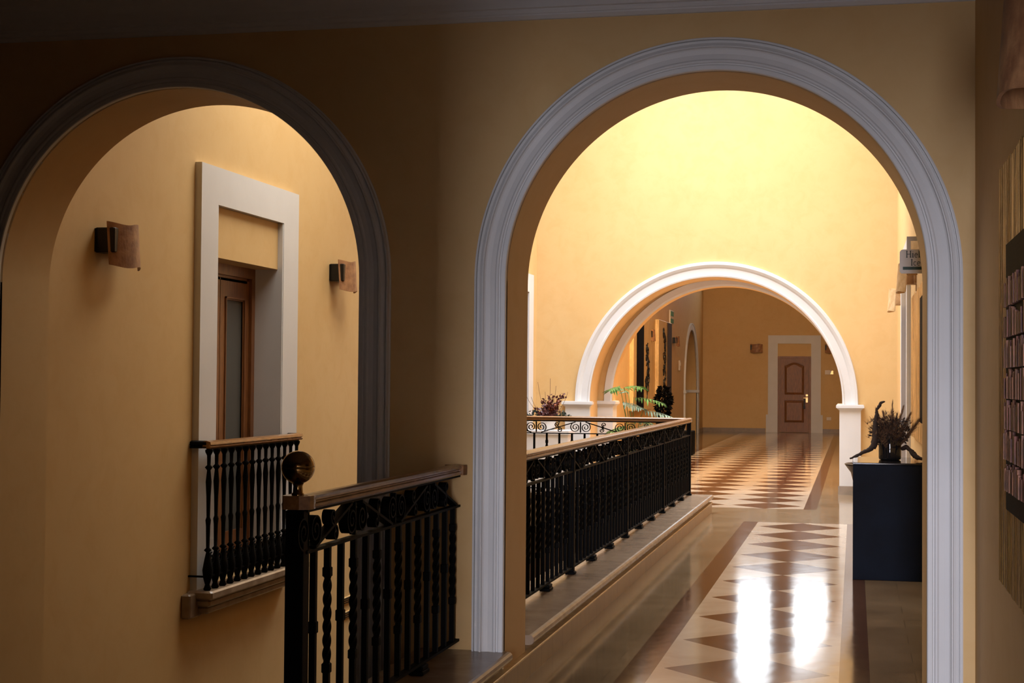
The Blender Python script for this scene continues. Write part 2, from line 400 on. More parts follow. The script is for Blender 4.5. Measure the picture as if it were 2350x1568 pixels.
# far wall with two clerestory windows
wall('wall_far', XLF-.4, XRB+.4, -.2, 9.2, WC, WC+.4, [(-3.6, -2.48, 4.7, 8.1, False), (-1.88, -.76, 4.7, 8.1, False)])
for i, wx in enumerate((-3.04, -1.32)):
    fr = MB()
    for a, c_2 in ((wx-.56, wx-.52), (wx+.52, wx+.56), (wx-.015, wx+.015)): fr.box(a, c_2, WC+.0, WC+.08, 4.7, 8.1)
    for z in (4.7, 5.8, 6.95, 8.06): fr.box(wx-.56, wx+.56, WC, WC+.08, z, z+.04)
    f_ = struct(fr.build('window_%d' % (i+1), M['white']))
    MB().box(wx-.54, wx+.54, WC+.1, WC+.12, 4.72, 8.08).build('pane', M['daypane'], f_)
for nm, a, c_2, yy in (('baseboard_far', XLF, -2.70, WC), ('baseboard_far_right', -.98, XRB, WC)):
    struct(MB().box(a, c_2, yy-.02, yy, 0, .12).build(nm, M['grey']))
b = MB(); b.box(XLF, XLF+.02, 34, 43.4, 0, .12); b.box(XLF, XLF+.02, 47.0, WC-.02, 0, .12); struct(b.build('baseboard_hall_left', M['grey']))
# side arch in the hall's left wall and the passage behind it
pz = [(0, -.02), (0, .03), (.03, .035), (.15, .035), (.17, .05), (.2, .05), (.2, -.02)]
trim_arch('trim_9', 43.45, 46.95, 1.3, 0, 0, 0, pz, fn=lambda x, y, z: (XLF-y, x, z))
b = MB()
for ya, yb in ((43.2, 43.5), (46.9, 47.2)): b.box(XLF-.4, XLF+.07, ya, yb, 1.22, 1.30)
struct(b.build('trim_10', M['white']))
b = MB(); b.box(-7.2, -7.0, 42, 48.6, 0, 4); b.box(-7.0, XLF-.45, 42, 42.2, 0, 4); b.box(-7.0, XLF-.45, 48.4, 48.6, 0, 4); b.box(-7.2, XLF-.45, 42, 48.6, 4, 4.1)
struct(b.build('wall_side_passage', M['paint']))
# floors, lower level, ceilings
b = MB(); b.box(-1.99, XRB+.4, -8, 18.15, -.2, 0); b.box(XL-.5, XRB+.4, 18.15, WB3, -.2, 0); b.box(-7.2, XRB+.4, WB3, WC+.4, -.2, 0)
struct(b.build('floor', M['floor']))
struct(MB().box(-12.2, -1.99, -8, 18.4, LOW-.2, LOW).build('floor_lower', M['lowbounce']))
b = MB(); b.box(-1.99, -1.85, 3.0, 18.15, LOW, -.2); b.box(XL, -1.85, 18.15, 18.3, LOW, -.2); struct(b.build('wall_lower_void', M['lowbounce']))
# atrium ceiling with skylight opening, hall ceiling
def ring(name, x0, x1, y0, y1, a, b2, c2, d, z, th):
    b = MB(); b.box(x0, x1, y0, c2, z, z+th); b.box(x0, x1, d, y1, z, z+th); b.box(x0, a, c2, d, z, z+th); b.box(b2, x1, c2, d, z, z+th)
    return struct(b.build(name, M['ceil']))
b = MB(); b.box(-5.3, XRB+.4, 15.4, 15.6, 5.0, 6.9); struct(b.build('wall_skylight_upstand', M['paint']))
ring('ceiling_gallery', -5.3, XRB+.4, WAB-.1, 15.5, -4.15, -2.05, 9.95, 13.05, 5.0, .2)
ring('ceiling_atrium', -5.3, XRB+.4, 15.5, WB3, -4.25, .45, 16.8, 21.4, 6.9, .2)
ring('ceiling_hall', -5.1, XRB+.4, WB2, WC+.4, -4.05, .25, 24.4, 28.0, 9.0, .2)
def skylight(name, a, b2, c2, d, z):
    f = MB()
    for k in range(5): x = a+(b2-a)*k/4; f.box(x-.03, x+.03, c2, d, z, z+.06)
    for k in range(4): y = c2+(d-c2)*k/3; f.box(a, b2, y-.03, y+.03, z, z+.06)
    o = struct(f.build(name, M['white'])); MB().box(a, b2, c2, d, z+.08, z+.1).build('pane', M['daypane'], o)
skylight('window_3', -4.25, .45, 16.8, 21.4, 6.98)
skylight('window_5', -4.15, -2.05, 9.95, 13.05, 5.08); skylight('window_4', -4.05, .25, 24.4, 28.0, 9.08)  # the one over the void is added, an unseen panel lighting the left wall

# ------------------------------------------------------------------ raised stone kerbs under the railings
def kerb(name, y0, y1, back):
    b = MB(); b.box(back, -1.650, y0, y1, -.2, .155)
    n = 6; pr = [(back, .155), (back, .205), (-1.622, .205)]
    for i in range(n+1): a = PI/2-PI*i/n; pr.append((-1.622+.025*math.cos(a), .18+.025*math.sin(a)))
    pr += [(-1.622, .155)]
    b.extrude(pr, 'y', y0, y1)
    return struct(b.build(name, M['stone']))
kerb('trim_11', 3.0, WA, -2.06); kerb('trim_12', WAB, 18.15, -2.06)
b = MB(); b.box(XL, -2.06, 17.85, 18.35, -.2, .155); b.box(XL, -2.06, 17.83, 18.38, .155, .205); struct(b.build('trim_13', M['stone']))
b = MB(); b.box(-1.66, -1.616, 3.0, 18.15, 0, .108); struct(b.build('baseboard_gallery', M['skirt']))
struct(MB().box(-1.66, -1.611, 3.0, 18.16, .108, .121, b=.003).build('trim_15', M['edge']))

# ------------------------------------------------------------------ doors
def surround(mb, a, b2, ztop, zin, w, x=0, zf=.55):
    """flat plaster surround in local (x along wall, y = protrusion towards -y); wider foot blocks"""
    mb.box(a-w, a, -.035, 0.01, zf, ztop); mb.box(b2, b2+w, -.035, 0.01, zf, ztop); mb.box(a, b2, -.035, .01, zin, ztop)
    for s_2, e in ((a-w, -1), (b2+w, 1)):
        x0, x1 = (s_2-.06, a) if e < 0 else (b2, s_2+.06)
        mb.box(x0, x1, -.045, .01, 0, zf)
# far door
d1 = thing('door_1', 'x', 'x', (0, WC, 0)); del d1['label']; del d1['category']; struct(d1)
b = MB(); surround(b, -2.33, -1.31, 3.01, 2.755, .295); b.build('door_frame', M['white'], d1)
MB().box(-2.33, -1.31, -.012, .0, 2.36, 2.755).build('door_header', M['paint'], d1)
def panel_outline(x0, x1, z0, z1, arch):
    pts = [(x0, z0), (x1, z0), (x1, z1)]
    if arch:
        for i in range(1, 16):
            f = i/16; pts.append((x1+(x0-x1)*f, z1+.10*(math.sin(PI*f)**1.6)))
    pts.append((x0, z1)); return pts
b = MB(); b.box(-2.33, -2.26, -.022, 0, 0, 2.36); b.box(-1.38, -1.31, -.022, 0, 0, 2.36); b.box(-2.26, -1.38, -.022, 0, 2.29, 2.36)
b.build('jamb', M['wood'], d1)
b = MB(); b.box(-2.255, -2.13, -.05, -.0, .01, 2.285); b.box(-1.51, -1.385, -.05, -.0, .01, 2.285)
for za, zb in ((.01, .30), (1.00, 1.16)): b.box(-2.13, -1.51, -.05, -.0, za, zb)
top = panel_outline(-2.13, -1.51, 2.0, 2.08, True); up2 = [(-1.51, 2.285), (-2.13, 2.285)]
b.extrude([p for p in top[2:]]+[up2[1], up2[0]], 'y', -.05, 0)
b.box(-2.13, -1.51, -.012, 0, .3, 2.2)
lf = b.build('door_leaf', M['wood'], d1)
for z0, z1, ar in ((1.16, 2.08, True), (.30, 1.0, False)):
    b = MB(); o1 = panel_outline(-2.115, -1.525, z0+.015, z1-.015, ar); o2 = panel_outline(-2.05, -1.59, z0+.08, z1-.08, ar); k = len(o1)
    b.add([(x, -.014, z) for x, z in o1]+[(x, -.045, z) for x, z in o2], [(i, (i+1) % k, k+(i+1) % k, k+i) for i in range(k)]+[tuple(range(k, 2*k))])
    b.build('door_panel', M['wood'], lf)
hd = MB(); hd.box(-1.475, -1.40, -.065, -.048, 1.12, 1.19, b=.006); hd.box(-1.475, -1.40, -.065, -.048, .93, 1.10, b=.006); hd.box(-1.54, -1.42, -.10, -.085, 1.06, 1.085, b=.006); hd.box(-1.45, -1.42, -.09, -.06, 1.055, 1.09)
hd.build('door_handle', M['brass'], lf)
tg = MB(); tg.box(-1.535, -1.485, -.084, -.079, .82, 1.06); tg.box(-1.55, -1.48, -.087, -.077, .74, .84, b=.01)
tag(tg.build('door_hanger', M['dark'], None), 'small dark tag hanging from the brass lever of the far door', 'door hanger').location = (0, WC, 0)
# balcony door in the left wall (local x -> world Y, local -y -> world +X)
d2 = thing('door_2', 'x', 'x', (XL, 0, 0), PI/2); del d2['label']; del d2['category']; struct(d2)
b = MB(); w_ = .31
b.box(9.93, 10.22, -.05, .01, .04, 3.0); b.box(11.51, 11.84, -.05, .01, .04, 3.0); b.box(10.22, 11.51, -.05, .01, 2.735, 3.0)
b.box(10.21, 10.235, -.045, .18, .07, 2.73); b.box(11.495, 11.52, -.045, .18, .07, 2.73)
b.build('door_frame', M['white'], d2)
MB().box(10.235, 11.495, -.005, .52, 2.37, 2.733).build('door_header', M['paint'], d2)
b = MB(); b.box(10.22, 10.30, .18, .26, .06, 2.37); b.box(11.43, 11.51, .18, .26, .06, 2.37); b.box(10.30, 11.43, .18, .26, 2.29, 2.37); b.box(10.34, 11.39, .205, .25, 2.25, 2.29); b.build('jamb', M['wood'], d2)
for a, c2 in ((10.30, 10.86), (10.87, 11.43)):
    b = MB(); b.box(a, a+.09, .205, .245, .06, 2.27); b.box(c2-.09, c2, .205, .245, .06, 2.27); b.box(a+.09, c2-.09, .205, .245, 2.13, 2.27); b.box(a+.09, c2-.09, .205, .245, .06, .35)
    for q in (0, 1):
        o_ = .09+.012*q; b.box(a+o_, a+o_+.012, .195+.012*q, .21, .35, 2.13); b.box(c2-o_-.012, c2-o_, .195+.012*q, .21, .35, 2.13); b.box(a+o_, c2-o_, .195+.012*q, .21, 2.13-.012*(q+1), 2.13-.012*q)
    l_ = b.build('door_leaf', M['wood'], d2)
    MB().box(a+.09, c2-.09, .222, .232, .35, 2.13).build('glass_pane', M['glass'], l_)
# door by the far left corner and the door recess in the right wall
d3 = thing('door_3', 'x', 'x', (XL, 0, 0), PI/2); del d3['label']; del d3['category']; struct(d3)
b = MB(); b.box(19.7, 19.95, -.04, .01, 0, 3.0); b.box(21.0, 21.3, -.04, .01, 0, 3.0); b.box(19.95, 21.0, -.04, .01, 2.75, 3.0); b.build('door_frame', M['white'], d3)
b = MB(); b.box(19.95, 21.0, .05, .1, 0, 2.75); b.box(20.05, 20.9, .03, .05, .2, 1.1); b.box(20.05, 20.9, .03, .05, 1.25, 2.6); b.build('door_leaf', M['wood'], d3)
d4 = thing('door_4', 'x', 'x', (XRB, 0, 0), -PI/2); del d4['label']; del d4['category']; struct(d4)
b = MB()
for a, c2, z0, z1 in ((-16.6, -16.35, 0, 3.0), (-18.55, -18.3, 0, 3.0), (-18.3, -16.6, 2.74, 3.0)): b.box(a, c2, -.04, .01, z0, z1)
b.box(-18.31, -18.285, -.038, .27, 0, 2.73); b.box(-16.615, -16.59, -.038, .27, 0, 2.73)
b.build('door_frame', M['white'], d4)
b = MB(); b.box(-18.28, -16.62, .28, .33, 0, 2.4); b.box(-18.2, -17.5, .265, .28, .2, 2.2); b.box(-17.4, -16.7, .265, .28, .2, 2.2); b.build('door_leaf', M['wood'], d4)
MB().box(-18.28, -16.62, .02, .3, 2.4, 2.735).build('door_header', M['paint'], d4)

# ------------------------------------------------------------------ iron railings
def spiral(cy_, cz, r0, r1, a0, turns, n=34):
    return [(cy_+(r0+(r1-r0)*i/n)*math.cos(a0+2*PI*turns*i/n), cz+(r0+(r1-r0)*i/n)*math.sin(a0+2*PI*turns*i/n)) for i in range(n+1)]
PER = .53
def scroll_mesh(flip):
    """one bay: a pair of big scrolls, then a slanting bar crossed by a small S scroll"""
    b = MB(); w0, w1, th = -.019, .019, .0065; h = .0; R = .062
    for s_2 in (-1, 1):
        pts = spiral(0, 0, R, .010, PI/2 if not flip else -PI/2, 1.9)
        if s_2 > 0: q = [(R+p[0], p[1]) for p in pts] if flip else [(R-p[0], p[1]) for p in pts]
        else: q = [(-R-p[0], p[1]) for p in pts] if flip else [(-R+p[0], p[1]) for p in pts]
        b.strip(q, w0, w1, th)
    e = -1 if flip else 1
    b.strip([(R, .062*e), (PER-R, -.062*e)] if True else [], w0, w1, th*1.6)
    for s_2 in (-1, 1):
        c = PER/2
        up_ = spiral(c+.014*s_2*e, .033*s_2, .030, .006, -PI/2*s_2, 1.3*(-1), 20)
        b.strip([(y, z) for y, z in up_], w0, w1, th)
    b.strip([(PER/2-.01*e, -.03), (PER/2+.01*e, .03)], w0, w1, th)
    b.box(-.012, .012, -.006, .006, -.062, .062)
    return b
def baluster_mesh(kind):
    b = MB(); s_2 = .0112; H0, H1 = .045, .693       # above the kerb top
    if kind == 'plain':
        b.box(-s_2, s_2, -s_2, s_2, H0, H1); b.box(-.0155, .0155, -.0155, .0155, .395, .438, b=.003)
    else:
        b.box(-s_2, s_2, -s_2, s_2, H0, .235); b.box(-s_2, s_2, -s_2, s_2, .605, H1)
        for z in (.228, .578): b.box(-.0155, .0155, -.0155, .0155, z, z+.036, b=.003)
        n = 60; vs = []; fs = []
        for i in range(n+1):
            z = .26+.32*i/n; a = i/n*2*PI*1.6; r = .0165
            for k in range(4): vs.append((r*math.cos(a+k*PI/2+PI/4), r*math.sin(a+k*PI/2+PI/4), z))
        for i in range(n):
            for k in range(4): fs.append((i*4+k, i*4+(k+1) % 4, (i+1)*4+(k+1) % 4, (i+1)*4+k))
        b.add(vs, fs)
    return b
MESH = {}
def inst(key, maker, name, mat, parent, loc, rz=0):
    if key not in MESH: o = maker().build(name, mat, parent); MESH[key] = o.data
    else: o = bpy.data.objects.new(name, MESH[key]); C.objects.link(o); o.parent = parent
    o.location = loc; o.rotation_euler = (0, 0, rz); return o
def rail_profile():
    # handrail section (x, z) relative to kerb top
    return [(-.03, .845), (-.036, .852), (-.036, .862), (-.026, .866), (-.026, .87), (-.036, .876), (-.038, .882), (-.03, .890), (-.012, .8945), (.012, .8945), (.03, .890), (.038, .882), (.036, .876), (.026, .87), (.026, .866), (.036, .862), (.036, .852), (.03, .845)]
def railing(root, L, posts, b0, pitch=.1508, feet=(), scroll0=.1, over=(0, 0), twist0=0, fl=0):
    """local: runs along +y from 0 to L at kerb-top height 0"""
    MB().extrude(rail_profile(), 'y', -over[0], L+over[1], smooth=False).build('handrail', M['rail'], root)
    MB().box(-.016, .016, 0, L, .833, .845).box(-.017, .017, 0, L, .688, .699).build('frieze_rail', M['iron'], root)
    MB().box(-.017, .017, 0, L, .040, .052).build('bottom_rail', M['iron'], root)
    for p in posts: inst('post', lambda: MB().box(-.024, .024, -.024, .024, 0, .845, b=.003).box(-.034, .034, -.034, .034, 0, .02, b=.004), 'post', M['iron'], root, (0, p, 0))
    for f in feet: inst('foot', lambda: MB().box(-.034, .034, -.055, .055, 0, .02, b=.004).box(-.03, .03, -.048, .048, .02, .04, b=.004), 'foot', M['iron'], root, (0, f, 0))
    k = 0; y = b0
    while y < L-.03:
        if all(abs(y-p) > .04 for p in posts):
            kind = 'twist' if (k+twist0) % 2 else 'plain'
            inst(kind, lambda: baluster_mesh(kind), 'baluster', M['iron'], root, (0, y, 0))
        y += pitch; k += 1
    y = scroll0; k = fl
    while y < L-.07:
        if y+PER < L+.02 or True:
            full = y+PER < L+.05
            key = ('sc', k % 2) if full else ('scend', k % 2)
            if full: inst(key, lambda: scroll_mesh(k % 2), 'scroll', M['iron'], root, (0, y, .766))
        y += PER; k += 1

# long railing of the gallery
r1 = thing('iron_railing', 'long black iron railing on the stone kerb beside the gallery floor, beyond the archway', 'railing', (-1.87, WAB, .205))
railing(r1, 10.2, [2.55, 5.10, 7.65, 10.18], .08, feet=[.85, 1.7, 3.4, 4.25, 5.95, 6.8, 8.5, 9.35], scroll0=.2)
# railing across the far end of the void
r2 = thing('iron_railing', 'black iron scroll railing crossing behind the long one, in front of the plants', 'railing', (XL+.02, 18.0, .205), -PI/2)
railing(r2, 2.515, [.03], 2.53-.0-.1508*16, feet=[.8, 1.7], scroll0=(-3.676+4.42-PER), fl=0)
# near railing with newel
r3 = thing('iron_railing', 'near black iron railing with twisted bars ending in a post with a brass ball', 'railing', (-1.88, 5.15, .205))
railing(r3, 2.15, [], .109, feet=[.75, 1.5], scroll0=.02, over=(0, -.0), twist0=0, fl=1)
# newel runs down beside the kerb; it carries the ball
b = MB(); b.box(-.055, .012, -.032, .032, .0, .842, b=.003); b.build('newel_post', M['iron'], r3)
b = MB(); b.extrude([(-.062+.02*math.cos(a)*0, 0) for a in ()] or [(-.066, -.035), (-.056, -.048), (.0, -.048), (.034, -.03), (.038, 0), (.034, .03), (.0, .048), (-.056, .048), (-.066, .035)], 'z', .845, .893)
b.build('rail_cap', M['rail'], r3)
b = MB(); b.extrude([(-.045, -.03), (.045, -.03), (.055, 0), (.05, .012), (-.05, .012), (-.055, 0)], 'z', .845, .893); b.xf(lambda x, y, z: (x, y+2.12, z)); b.build('rail_end', M['rail'], r3)
pr = [(.022, .893), (.022, .898), (.018, .902), (.016, .925), (.019, .932), (.022, .936)]
for i in range(3, 24):
    a = -PI/2+PI*i/24; pr.append((.0585*math.cos(a), .990+.0585*math.sin(a)))
    if i == 12: pr += [(.0575, .9905), (.0575, .9915), (.0585, .992)]
pr.append((.001, 1.0485))
MB().lathe(pr, -.022, 0, 40).build('brass_ball', M['oldbrass'], r3)

# balcony in front of the left wall's door
bal = thing('balcony_railing', 'small black iron balcony railing with brass-coloured rail in front of the tall glazed door', 'railing', (XL, 0, 0))
Y0, Y1, XO = 9.905, 11.65, .13
b = MB()
pf = [(-.028, 1.03), (-.034, 1.04), (-.022, 1.047), (-.034, 1.056), (-.03, 1.074), (0, 1.082), (.03, 1.074), (.034, 1.056), (.022, 1.047), (.034, 1.04), (.028, 1.03)]
b.extrude([(XO+x, z) for x, z in pf], 'y', Y0-.03, Y1+.03)
b.build('handrail', M['rail'], bal)
for yy in (Y0, Y1): MB().extrude([(yy+x, z) for x, z in pf], 'x', 0.01, XO).build('return_rail', M['iron'], bal)
b = MB(); b.box(XO-.012, XO+.012, Y0, Y1, .15, .162); b.box(.0, XO, Y0-.01, Y0+.01, .15, .162); b.box(0, XO, Y1-.01, Y1+.01, .15, .162); b.box(XO-.012, XO+.012, Y0, Y1, 1.02, 1.03); b.build('bottom_rail', M['iron'], bal)
def spindle():
    b = MB(); b.lathe([(.008, .05), (.02, .07), (.012, .10), (.022, .15), (.026, .2), (.017, .27), (.009, .32), (.02, .335), (.009, .35), (.011, .5), (.014, .54), (.009, .56), (.011, .7), (.015, .8), (.009, .88), (.02, .90), (.009, .915), (.010, .98), (.019, 1.005), (.019, 1.02)], n=10); b.v = [(x*1.4, y*1.4, z) for x, y, z in b.v]
    return b
n = 14
for i in range(n): inst('spindle', spindle, 'baluster', M['iron'], bal, (XO, Y0+.02+(Y1-Y0-.04)*i/(n-1), 0))
for i in range(n-1):
    y = (Y1-Y0-.04)*.5/(n-1)*0+Y0+.02+(Y1-Y0-.04)*(i+.5)/(n-1)
    def pairs():
        b = MB(); b.strip(spiral(0, .27, .045, .012, PI/2, 1.5, 20), -.006, .006, .008); b.strip(spiral(0, .20, .035, .012, -PI/2, 1.5, 20), -.006, .006, .008)
        return b
    inst('balcony_scroll', pairs, 'scroll', M['iron'], bal, (XO, y, 0))
b = MB(); b.box(0, .19, 9.87, 11.80, .0, .06, b=.012); b.box(0, .165, 9.89, 11.78, -.05, .0, b=.012); b.box(0, .14, 9.91, 11.76, -.10, -.05, b=.012)
b.box(0, .07, 9.78, 9.98, -.12, .045, b=.01)
o = b.build('trim_14', M['stone']); o.location = (XL, 0, 0); struct(o)

# ------------------------------------------------------------------ wall sconces
def sconce_base(mat):
    r = thing('wall_sconce', 'x', 'sconce')
    MB().box(0, .13, -.165, -.045, -.055, .095, b=.006).box(0, .02, -.165, .10, -.05, .09).build('back_box', M['dark'] if mat is M['clay'] else mat, r)
    b = MB(); n = 20; vs = []; W_ = .19; tz = .0
    for side in (0, 1):
        for i in range(n+1):
            a = -1+2*i/n
            for z in (-.135, .125):
                x = .165-.075*a*a-(.010 if side == 0 else 0)+(.018 if z < 0 else 0)
                vs.append((x, a*W_+.02, z+.008*math.sin(a*4)))
    k = 2*(n+1); fs = []
    for i in range(n):
        fs += [(2*i, 2*i+1, 2*i+3, 2*i+2), (k+2*i, k+2*i+2, k+2*i+3, k+2*i+1), (2*i, 2*i+2, k+2*i+2, k+2*i), (2*i+1, k+2*i+1, k+2*i+3, 2*i+3)]
    fs += [(0, k, k+1, 1), (2*n, 2*n+1, k+2*n+1, k+2*n)]
    b.add(vs, fs, False); b.build('shade', mat, r)
    return r
proto = {}
def sconce(loc, rz, label, mat='clay'):
    if mat not in proto: o = proto[mat] = sconce_base(M[mat])
    else: o = copy_tree(proto[mat])
    o.location = loc; o.rotation_euler = (0, 0, rz); tag(o, label, 'sconce', 'curved ceramic wall sconces')
sconce((XL, 8.66, 2.31), 0, 'brown ceramic sconce on the wall left of the balcony door')
sconce((XL, 12.90, 2.415), 0, 'brown ceramic sconce on the wall right of the balcony door')
sconce((XLF, 35.5, 2.60), 0, 'small sconce between the two tall panels on the far hall side wall', 'clay')
sconce((XLF, 40.6, 2.60), 0, 'small sconce under the green exit sign in the far hall', 'clay')
sconce((-3.0, WC, 2.61), -PI/2, 'sconce on the orange wall left of the far wooden door', 'clay')
sconce((-.72, WC, 2.61), -PI/2, 'sconce right of the far wooden door, half hidden by the arch', 'clay')
sconce((XRB, 18.85, 2.50), PI, 'pale sconce on the gallery right wall, farthest in its row', 'sand')
sconce((XRB, 14.95, 2.50), PI, 'pale sconce on the gallery right wall just below the hanging sign', 'sand')
sconce((XRB, 11.9, 2.46), PI, 'sconce peeping out above the hanging sign on the gallery wall', 'sand')
sconce((XR, 4.1, 2.36), PI, 'big curved sconce at the top right, above the near gold panel', 'clay')

# ------------------------------------------------------------------ wall panels (artworks)
def panel(loc, rz, w_, z0, z1, label, mats, black, redblocks=True, name='art_panel'):
    """hung on a wall facing local -y, width along local x from 0 to w_"""
    r = thing(name, label, 'wall art', loc, rz)
    b = MB(); n = 150; rn = random.Random(int(w_*100)); top = []; vs = []; h = .0; hz = z1
    for i in range(n+1):
        x = w_*i/n
        if i % 9 == 0: ph = rn.uniform(.6, 1.4); e0 = rn.uniform(-.008, .008)
        d = .024+.006*abs(math.sin(x*62*ph))+rn.uniform(0, .002)
        vs += [(x, 0, z0), (x, -d, z0+e0*.5), (x, -d, z1+e0), (x, 0, z1)]
    fs = []
    for i in range(n):
        for k in range(3): fs.append((4*i+k, 4*i+4+k, 4*i+5+k, 4*i+1+k))
    fs += [(0, 1, 2, 3), (4*n+3, 4*n+2, 4*n+1, 4*n)]
    b.add(vs, fs)
    b.build('backing_board', M[mats], r)
    a0, a1, c0, c1 = black
    bo = MB().box(a0, a1, -.05, -.02, c0, c1, b=.004).build('black_board', M['black'], r)
    return r, bo
# near panel on the right wall; local x runs towards the camera
r, bo = panel((XR, 5.79, 0), -PI/2, 1.5, .807, 2.263, 'large gilded board with a black inner board of red blocks on the near right wall', 'gold', (.49, 1.34, 1.095, 1.965))
rnd = random.Random(3); cols = 9; rows = 7
for rr in range(rows):
    for cc in range(cols):
        x0 = .535+cc*.086; z0 = 1.165+rr*.098
        b = MB(); q = 3
        for k in range(q):
            hgt = .062+rnd.random()*.034
            b.box(x0+k*.025, x0+k*.025+.022-.004*rnd.random(), -.058-.006*rnd.random(), -.045, z0, z0+hgt, mi=rnd.randint(0, 1))
        b.build('red_block', [M['red'], M['copper']], bo)
# gilded panel(s) on the gallery right wall
r, bo = panel((XRB, 15.3, 0), -PI/2, 3.4, 1.02, 2.33, 'tall gilded wall panel seen edge-on behind the hanging sign', 'brightgold', (2.45, 3.1, 1.2, 2.2))
# panels on the far hall's left wall; local x runs away from the camera
def far_panel(y0, w_, z0, z1, band, marks, label, seed):
    r = thing('art_panel', label, 'wall art', (XLF, y0, 0), PI/2)
    MB().box(0, w_, -.10, 0, z0, z1, b=.01).build('backing_board', M['palegold'], r)
    MB().box(band[0], band[1], -.125, -.10, z0+.02, z1-.02, b=.005).build('dark_band', M['bark'] if seed == 2 else M['black'], r)
    rn = random.Random(seed); b = MB()
    for k in range(16):
        z = marks[2]+(marks[3]-marks[2])*k/15; x = (marks[0]+marks[1])/2+rn.uniform(-.2, .2)
        b.strip(spiral(x, z, .13+rn.random()*.08, .04, rn.random()*6, rn.choice((-1, 1))*(0.6+rn.random()*.5), 14), -.12, -.10, .022)
    b.xf(lambda x, y, z: (y, x, z)); b.build('painted_marks', M['dark'], r)
far_panel(32.5, 3.0, .9, 3.1, (.45, 1.45), (1.7, 2.6, 1.3, 2.3), 'gold-edged panel with a black band nearest the arch in the far hall', 1)
far_panel(36.8, 2.6, .8, 3.02, (1.65, 2.45), (.5, 1.5, 1.1, 2.75), 'tall pale panel with black marks and a dark red band in the far hall', 2)

# ------------------------------------------------------------------ signs and small fittings
def stroke(b, pts, w_=.008, y0=-.0035, y1=0.0):
    b2 = MB(); b2.strip(pts, y0, y1, w_); b2.xf(lambda x, y, z: (y, x, z)); b.v_off = 0
    o = len(b.v); b.v += b2.v
    for f, s_2 in zip(b2.f, b2.s): b.f.append(tuple(i+o for i in f)); b.s.append(False); b.mi.append(0)
def arc(cx, cz, rx, rz, a0, a1, n=14): return [(cx+rx*math.cos(math.radians(a0+(a1-a0)*i/n)), cz+rz*math.sin(math.radians(a0+(a1-a0)*i/n))) for i in range(n+1)]
def letter(b, ch, x, z, h):
    """serif capitals and lower case, returns the advance"""
    t_ = h*.13; th = h*.07; s_ = h*.11
    def stem(xx, z0, z1, foot=True, head=True):
        stroke(b, [(xx, z0), (xx, z1)], t_)
        if foot: stroke(b, [(xx-s_, z0+th/2), (xx+s_, z0+th/2)], th)
        if head: stroke(b, [(xx-s_, z1-th/2), (xx+s_, z1-th/2)], th)
    if ch == 'H':
        stem(x+.14*h, z, z+h); stem(x+.66*h, z, z+h); stroke(b, [(x+.14*h, z+.52*h), (x+.66*h, z+.52*h)], th); return .86*h
    if ch == 'I': stem(x+.16*h, z, z+h); return .38*h
    if ch == 'i':
        stem(x+.13*h, z, z+.66*h, True, False); stroke(b, [(x+.02*h, z+.63*h), (x+.13*h, z+.63*h)], th); stroke(b, arc(x+.13*h, z+.88*h, .02*h, .02*h, 0, 360), .06*h); return .32*h
    if ch == 'l': stem(x+.13*h, z, z+h, True, False); stroke(b, [(x+.02*h, z+.97*h), (x+.13*h, z+.97*h)], th); return .30*h
    if ch == 'e':
        stroke(b, arc(x+.27*h, z+.33*h, .2*h, .3*h, 0, 315), .085*h); stroke(b, [(x+.07*h, z+.36*h), (x+.47*h, z+.36*h)], th); return .58*h
    if ch == 'c': stroke(b, arc(x+.27*h, z+.33*h, .2*h, .3*h, 45, 315), .085*h); return .54*h
    if ch == 'o': stroke(b, arc(x+.3*h, z+.33*h, .23*h, .3*h, 0, 360, 24), .09*h); return .64*h
    return .3*h
def word(name, txt, x, z, h, y, parent, mat):
    b = MB()
    for ch in txt: x += letter(b, ch, x, z, h)
    b.xf(lambda a, b_2, c2: (a, b_2+y, c2)); return b.build(name, mat, parent)
sg = thing('hanging_sign', 'grey blade sign reading Hielo Ice with a dark green bar on the right wall', 'sign', (0, 10.3, 0))
x0, x1, z0, z1, R_ = .283, .555, 2.219, 2.374, .022
ol = [(x0, z0+R_*.5), (x0+R_*.5, z0), (x1, z0), (x1, z1)]+[(x0+R_-R_*math.sin(a), z1-R_+R_*math.cos(a)) for a in [PI/2*i/6 for i in range(7)]]
MB().extrude(ol, 'y', -.006, .006).build('sign_board', M['sign'], sg)
MB().box(x0+.02, x1-.012, -.010, -.005, 2.243, 2.262).build('green_bar', M['green'], sg)
word('lettering', 'Hielo', .322, 2.321, .044, -.006, sg, M['ink'])
word('lettering', 'Ice', .352, 2.269, .042, -.006, sg, M['ink'])
MB().box(.327, .352, -.004, .004, 2.374, 2.458).box(.352, .556, -.004, .004, 2.43, 2.458).build('bracket', M['sign'], sg)
# exit sign, thermostat, plaque, socket, vent
ex = thing('exit_sign', 'small green and white exit sign high on the far hall side wall', 'sign', (XLF, 40.0, 3.2))
MB().box(0, .04, -.35, .35, -.18, .18, b=.01).build('sign_board', M['plastic'], ex)
MB().box(.04, .05, -.30, .30, .03, .15).box(.04, .05, -.30, .30, -.15, -.04).build('green_symbol', M['greenlit'], ex)
th_ = MB().box(0, .04, -.1, .1, -.14, .14, b=.01).box(0, .055, -.05, .05, -.02, .08, b=.01).build('thermostat', M['plastic']); th_.location = (XLF, 42.0, 1.98); tag(th_, 'small grey wall control between the tall panel and the side arch', 'thermostat')
pq = thing('door_plaque', 'small shiny plaque on the orange wall right of the far door', 'plaque', (-.77, WC, 1.87))
MB().extrude([(-.12, -.065), (.12, -.065), (.08, .05), (.0, .07), (-.12, .065)], 'y', -.02, 0).build('plate', M['plastic'], pq)
